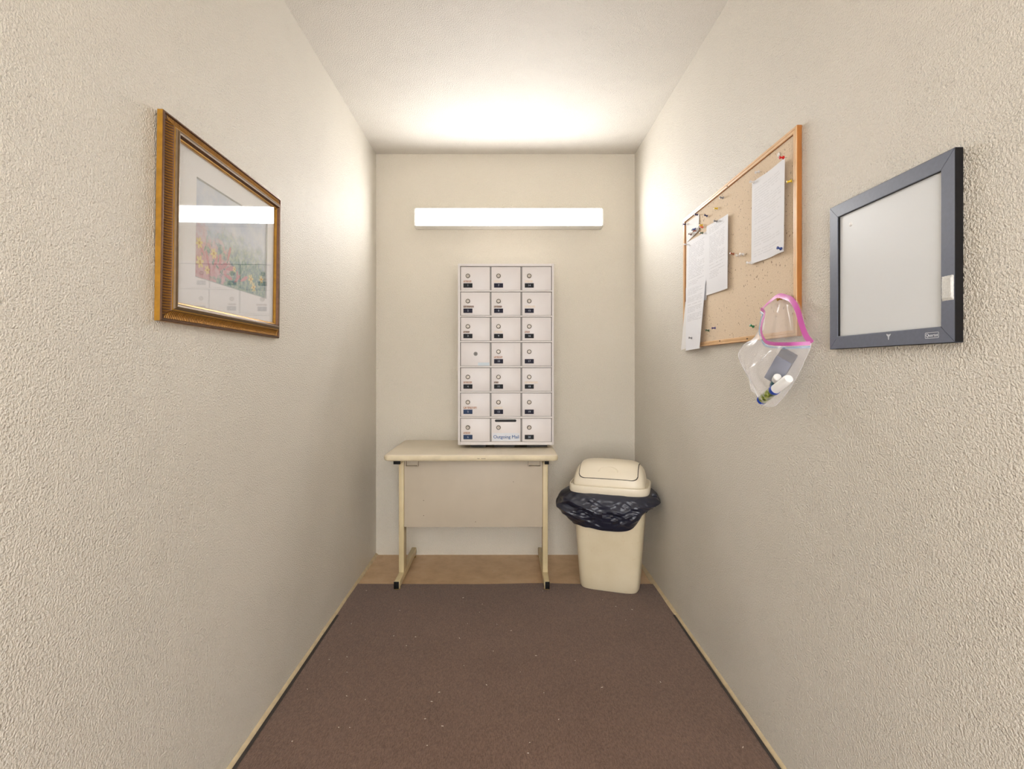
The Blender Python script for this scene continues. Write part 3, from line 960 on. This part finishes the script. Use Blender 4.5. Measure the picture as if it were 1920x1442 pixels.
# ------------------------------------------------------------------ papers on the cork board
def sheet(name, tl, tr, br, bl, x, mat, label, bulge, group=None, xc=None):
    """corners are (y, z); bulge(u, v) = distance off the plane x; u runs far to near"""
    tl, tr, br, bl = [Vector((0, *p)) for p in (tl, tr, br, bl)]
    def P(u, v):
        p = (tl*(1-u)+tr*u)*(1-v)+(bl*(1-u)+br*u)*v
        return Vector((x-bulge(u, v), p.y, p.z))
    mb = MB().grid(P, 18, 24)
    mb.grid(lambda u, v: P(u, v)+Vector((.0003, 0, 0)), 18, 24)
    o = tag(build(name, mb, mat, smooth=60), label, 'paper', group)
    return o
XC = CO.x-.009    # cork surface
sheet('paper_notice', (1.700, 1.815), (1.482, 1.808), (1.487, 1.539), (1.706, 1.545), XC-.0008, M_PAPER1, 'white printed notice hanging by the red push pin',
      lambda u, v: .0035+.010*u**2+.0022*math.sin(u*9)*(.5+.5*v))
sheet('paper_notice', (2.080, 1.775), (1.866, 1.762), (1.871, 1.491), (2.088, 1.495), XC-.0025, M_PAPER2, 'white printed sheet, middle of the papers on the cork board',
      lambda u, v: .003+.006*u**3)
sheet('paper_list', (2.313, 1.767), (2.080, 1.757), (2.082, 1.478), (2.318, 1.480), XC-.0006, M_PAPER3, 'printed list pinned next to the far edge of the cork board',
      lambda u, v: .0012+.003*v)
sheet('paper_list', (2.310, 1.560), (2.082, 1.556), (2.112, 1.281), (2.300, 1.278), XC-.0066, M_PAPER4, 'lower list sheet hanging below the bottom rail of the cork board',
      lambda u, v: .0016+.004*v+.010*u*v)
sheet('paper_list', (2.320, 1.50), (2.14, 1.50), (2.17, 1.30), (2.375, 1.283), XC-.0056, M_PAPER0, 'blank sheet peeking out behind the lowest list',
      lambda u, v: .001+.001*v)
sheet('paper_note', (2.322, 1.856), (2.168, 1.853), (2.160, 1.780), (2.318, 1.767), XC-.0004, M_PAPER0, 'small blank note held by two navy push pins',
      lambda u, v: .0012+.006*u*v)

# ------------------------------------------------------------------ push pins
def pin_mesh(col, flat=False):
    if flat:
        return MB().lathe([(.0004, -.006), (.0004, 0), (.0068, .0004), (.0066, .0018), (.004, .0036), (.0004, .0042)], 16, mis=[1, 1, 0, 0, 0, 0]).mesh('push_pin', [PIN[col], M_STEEL])
    return MB().lathe([(.0004, -.006), (.0005, .0045), (.0050, .0048), (.0050, .0062), (.0030, .0072), (.0026, .0120), (.0032, .0150), (.0046, .0162), (.0046, .0174), (.0030, .0180), (.0003, .0180)],
                      14, mis=[1, 1]+[0]*9).mesh('push_pin', [PIN[col], M_STEEL])
CACHE = {}
def pin(y, z, col, label, x=None, tilt=(0, 0), flat=False):
    key = (col, flat)
    if key not in CACHE: CACHE[key] = pin_mesh(col, flat)
    Rm = Matrix(((0, 0, -1), (-1, 0, 0), (0, 1, 0)))   # local z -> -X
    Rm = Matrix(((0, 0, -1), (-1, 0, 0), (0, 1, 0))) @ Matrix.Rotation(tilt[0], 3, 'X') @ Matrix.Rotation(tilt[1], 3, 'Y')
    o = place('push_pin', CACHE[key], (XC-.001 if x is None else x, y, z), rot=Rm)
    return tag(o, label, 'push pin', 'push pins on the cork board')
pin(1.489, 1.812, 'red', 'red push pin at the near top corner of the printed notice', XC-.010, (.05, .1))
pin(1.539, 1.841, 'white', 'flat white tack just above the red push pin', flat=True)
pin(1.653, 1.835, 'clear', 'clear push pin above the top edge of the printed notice', tilt=(.3, .2))
pin(1.452, 1.764, 'white', 'flat white tack beside the oak rail, above the yellow pin', flat=True)
pin(1.462, 1.736, 'yellow', 'yellow push pin beside the oak rail and the notice', tilt=(.2, -.3))
pin(1.681, 1.809, 'clear', 'clear push pin at the far top corner of the printed notice', XC-.004, (-.1, .2))
pin(1.922, 1.838, 'grey', 'grey push pin below the middle of the top rail', tilt=(-.1, .1))
pin(1.973, 1.815, 'yellow', 'yellow push pin alone on bare cork under the top rail')
pin(2.073, 1.813, 'navy', 'navy push pin on bare cork right of the small note', tilt=(-.35, .1))
pin(2.171, 1.850, 'navy', 'navy push pin at the near top corner of the small note', XC-.003)
pin(2.315, 1.850, 'navy', 'navy push pin at the far top corner of the small note', XC-.003)
pin(1.966, 1.763, 'grey', 'grey push pin at the top of the middle printed sheet', XC-.005, (-.1, 0))
pin(2.123, 1.793, 'yellow', 'yellow push pin touching the orange one by the small note', tilt=(.1, 0))
pin(2.118, 1.781, 'orange', 'orange push pin right below a yellow one', tilt=(-.15, .1))
pin(2.186, 1.797, 'blue', 'blue push pin on top of the pin cluster on the small note', XC-.005, (.3, -.2))
pin(2.204, 1.790, 'navy', 'navy push pin inside the cluster on the small note', XC-.004, (-.2, .3))
pin(2.228, 1.789, 'white', 'white push pin inside the cluster on the small note', XC-.004, (.2, .2))
pin(2.240, 1.782, 'maroon', 'maroon push pin at the lower end of the cluster', XC-.004, (-.3, 0))
pin(2.178, 1.785, 'brown', 'brown push pin at the near end of the pin cluster', XC-.006, (.1, -.3))
pin(2.112, 1.757, 'darkgreen', 'dark green push pin at the top of the printed list', XC-.003)
pin(1.834, 1.607, 'brown', 'brown push pin on bare cork beside the middle sheet', tilt=(-.2, .1))
pin(1.788, 1.594, 'clear', 'clear push pin next to the brown one', tilt=(.1, .2))
pin(1.758, 1.589, 'clear', 'clear push pin second after the brown one', tilt=(-.2, -.1))
pin(1.699, 1.549, 'clear', 'clear push pin at the far bottom corner of the printed notice', XC-.005)
pin(1.500, 1.548, 'blue', 'blue push pin at the near bottom corner of the printed notice', XC-.012, (-.2, .2))
pin(1.993, 1.356, 'purple', 'purple push pin near the bottom rail beside the list', tilt=(.05, 0))
pin(2.056, 1.350, 'darkgreen', 'dull green push pin close to the hanging list edge', tilt=(-.1, .1))
pin(1.688, 1.334, 'green', 'bright green push pin beside the hanging plastic bag', tilt=(-.4, .1))
pin(2.214, 1.329, 'grey', 'grey push pin through the bottom of the lowest list', XC-.012, (-.1, .1))
pin(1.511, 1.407, 'gold', 'brass push pin holding up the plastic bag', XC-.004, (.3, -.1))
pin(2.300, 1.755, 'clear', 'clear push pin at the far top corner of the printed list', XC-.003)

# ------------------------------------------------------------------ zip bag hanging from the brass pin
back = [(.786, 1.567, 1.381), (.800, 1.550, 1.401), (.808, 1.519, 1.414), (.808, 1.481, 1.406), (.804, 1.437, 1.390), (.800, 1.402, 1.358), (.800, 1.381, 1.315), (.800, 1.362, 1.285), (.800, 1.337, 1.265)]
front = [(.786, 1.567, 1.381), (.780, 1.533, 1.366), (.772, 1.533, 1.333), (.766, 1.524, 1.306), (.760, 1.490, 1.279), (.757, 1.452, 1.270), (.757, 1.405, 1.266), (.765, 1.359, 1.264), (.800, 1.337, 1.265)]
left = [(.786, 1.567, 1.381), (.775, 1.551, 1.329), (.762, 1.563, 1.292), (.750, 1.604, 1.273), (.745, 1.630, 1.244), (.745, 1.605, 1.206), (.747, 1.568, 1.171), (.750, 1.535, 1.134), (.755, 1.524, 1.097)]
right = [(.800, 1.337, 1.265), (.800, 1.342, 1.249), (.800, 1.366, 1.219), (.798, 1.388, 1.186), (.795, 1.412, 1.156), (.790, 1.434, 1.131), (.785, 1.457, 1.108)]
bot = [(.755, 1.524, 1.097), (.762, 1.507, 1.089), (.772, 1.491, 1.088), (.778, 1.473, 1.091), (.785, 1.457, 1.108)]
NB = 60
cB, cF, cL, cR, cD = [catmull(q, NB) for q in (back, front, left, right, bot)]
def samp(c, t):
    f = t*NB; i = min(int(f), NB-1); return c[i].lerp(c[i+1], f-i)
def coons(top, u, v):
    T = samp(top, u); D = samp(cD, u); Lf = samp(cL, v); Rt = samp(cR, v)
    p00, p10, p01, p11 = top[0], top[-1], cD[0], cD[-1]
    return T*(1-v)+D*v+Lf*(1-u)+Rt*u-(p00*(1-u)*(1-v)+p10*u*(1-v)+p01*(1-u)*v+p11*u*v)
def film_front(u, v):
    p = coons(cF, u, v)
    e = math.sin(math.pi*u)*min(1, (1-v)*5)*min(1, v*4)
    p.x -= .030*e*(.4+.6*v) - e*(.006*math.sin(u*15+v*6)+.004*math.sin(u*34-v*11)+.007*(1-2*abs(noise.noise(Vector((u*7+v*2, v*3.0, 4))))))
    return p
def film_back(u, v):
    p = coons(cB, u, v)
    e = math.sin(math.pi*u)*min(1, (1-v)*5)
    fan = math.atan2(p.y-1.515, 1.43-p.z)
    p.x = min(p.x + .016*e + .007*math.sin(fan*13)*e*min(1, v*3), XR-.006 if p.y < 1.436 else XR-.018)
    return p
bag = tag(empty('zip_bag', (.785, 1.47, 1.088)), 'clear plastic zip bag with pink zipper hanging from the cork board', 'plastic bag')
build('front_film', MB().grid(film_front, 60, 60), M_FILM, bag, smooth=80)
build('back_film', MB().grid(film_back, 60, 60), M_FILM, bag, smooth=80)
def ribbon(curve, wdt, off, mat, name, shift=0.0, sgn=1, outw=.0):
    mb = MB(); n = len(curve)
    rows = []
    for i, p in enumerate(curve):
        a = curve[max(0, i-1)]; b = curve[min(n-1, i+1)]
        t = (b-a).normalized()
        d = t.cross(Vector((1, 0, 0))).normalized()*sgn
        rows.append((p+d*shift+Vector((off, 0, 0)), p+d*(shift+wdt)+Vector((off+outw, 0, 0))))
    for dx in (0, .0008):
        for (a, b) in rows:
            mb.v += [a+Vector((dx, 0, 0)), a.lerp(b, .5)+Vector((dx-.0006, 0, 0)), b+Vector((dx, 0, 0))]
    for layer in (0, 3*n):
        for i in range(n-1):
            for q in (0, 1):
                o = layer+3*i+q
                mb.f.append([o, o+1, o+4, o+3]); mb.m.append(0)
    return build(name, mb, mat, bag, smooth=60)
ribbon(cB, .0135, -.001, M_PINK, 'zip_strip', -.007, 1, outw=.006)
ribbon(cF, .0095, -.002, M_PINK, 'zip_strip', -.005, 1)
ribbon(cF, .0022, -.0022, M_BLUEZIP, 'zip_line', -.0105, 1)
ribbon(cF, .0012, -.0022, M_BLUEZIP, 'zip_line', -.0135, 1)

for nm, c_ in (('side_seam', cL), ('side_seam', cR), ('bottom_seam', cD)):
    build(nm, MB().tube(c_, .0011, 6), M_SEAM, bag, smooth=60)
# things inside the bag
def axis_matrix(p, q):
    z = (Vector(q)-Vector(p)).normalized(); x = z.orthogonal().normalized(); y = z.cross(x)
    return basis(x, y, z, p), (Vector(q)-Vector(p)).length
M, L = axis_matrix((.764, 1.524, 1.103), (.764, 1.374, 1.172))
bt = tag(empty('spray_bottle', (.764, 1.449, 1.09)), 'small bottle with white cap and blue rings inside the bag', 'bottle')
r_ = .0135
build('base_cap', MB().lathe([(r_*.85, 0), (r_*1.04, .002), (r_*1.04, .011), (r_, .012)], 24, M=M), M_BLUEPL, bt)
build('label_wrap', MB().lathe([(r_, .0115), (r_, .075), (r_*.98, .076)], 24, M=M), M_WRAP, bt)
build('ring', MB().lathe([(r_, .0755), (r_*1.06, .077), (r_*1.06, .089), (r_, .090)], 24, M=M), M_BLUEPL, bt)
build('cap', MB().lathe([(r_, .0895), (r_*.98, .092), (r_*.96, L-.006), (r_*.8, L-.001), (.001, L)], 24, M=M), M_WHITEPL, bt)
M, L = axis_matrix((.770, 1.470, 1.148), (.757, 1.418, 1.176))
mk = tag(empty('marker', (.764, 1.445, 1.14)), 'white capped teal marker lying above the bottle in the bag', 'marker')
build('barrel', MB().lathe([(.008, 0), (.0095, .002), (.0095, L*.62)], 18, M=M), M_TEAL, mk)
build('cap', MB().lathe([(.0098, L*.6), (.0108, L*.63), (.0108, L-.003), (.0085, L), (.001, L+.0006)], 18, M=M), M_WHITEPL, mk)
ex = Vector((.010, -.063, .0745)).normalized(); ey = Vector((.024, -.013, -.031)); ey = (ey-ex*ey.dot(ex)).normalized(); ez = ex.cross(ey)
if ez.y > 0: ey = -ey; ez = -ez
M = basis(ex, ey, ez, (.781, 1.448, 1.2035))
er = tag(empty('felt_eraser', (.785, 1.437, 1.17)), 'grey felt whiteboard eraser inside the hanging bag', 'eraser')
build('felt', MB().box(-.052, .052, -.022, .022, -.012, .006, .003, M=M), M_ERASER, er)
build('lit_face', MB().box(-.0525, .030, -.0225, .0225, .0055, .010, .0015, M=M), M_ERASER_LIT, er)  # paler slab with the eraser's lit part put into its colour
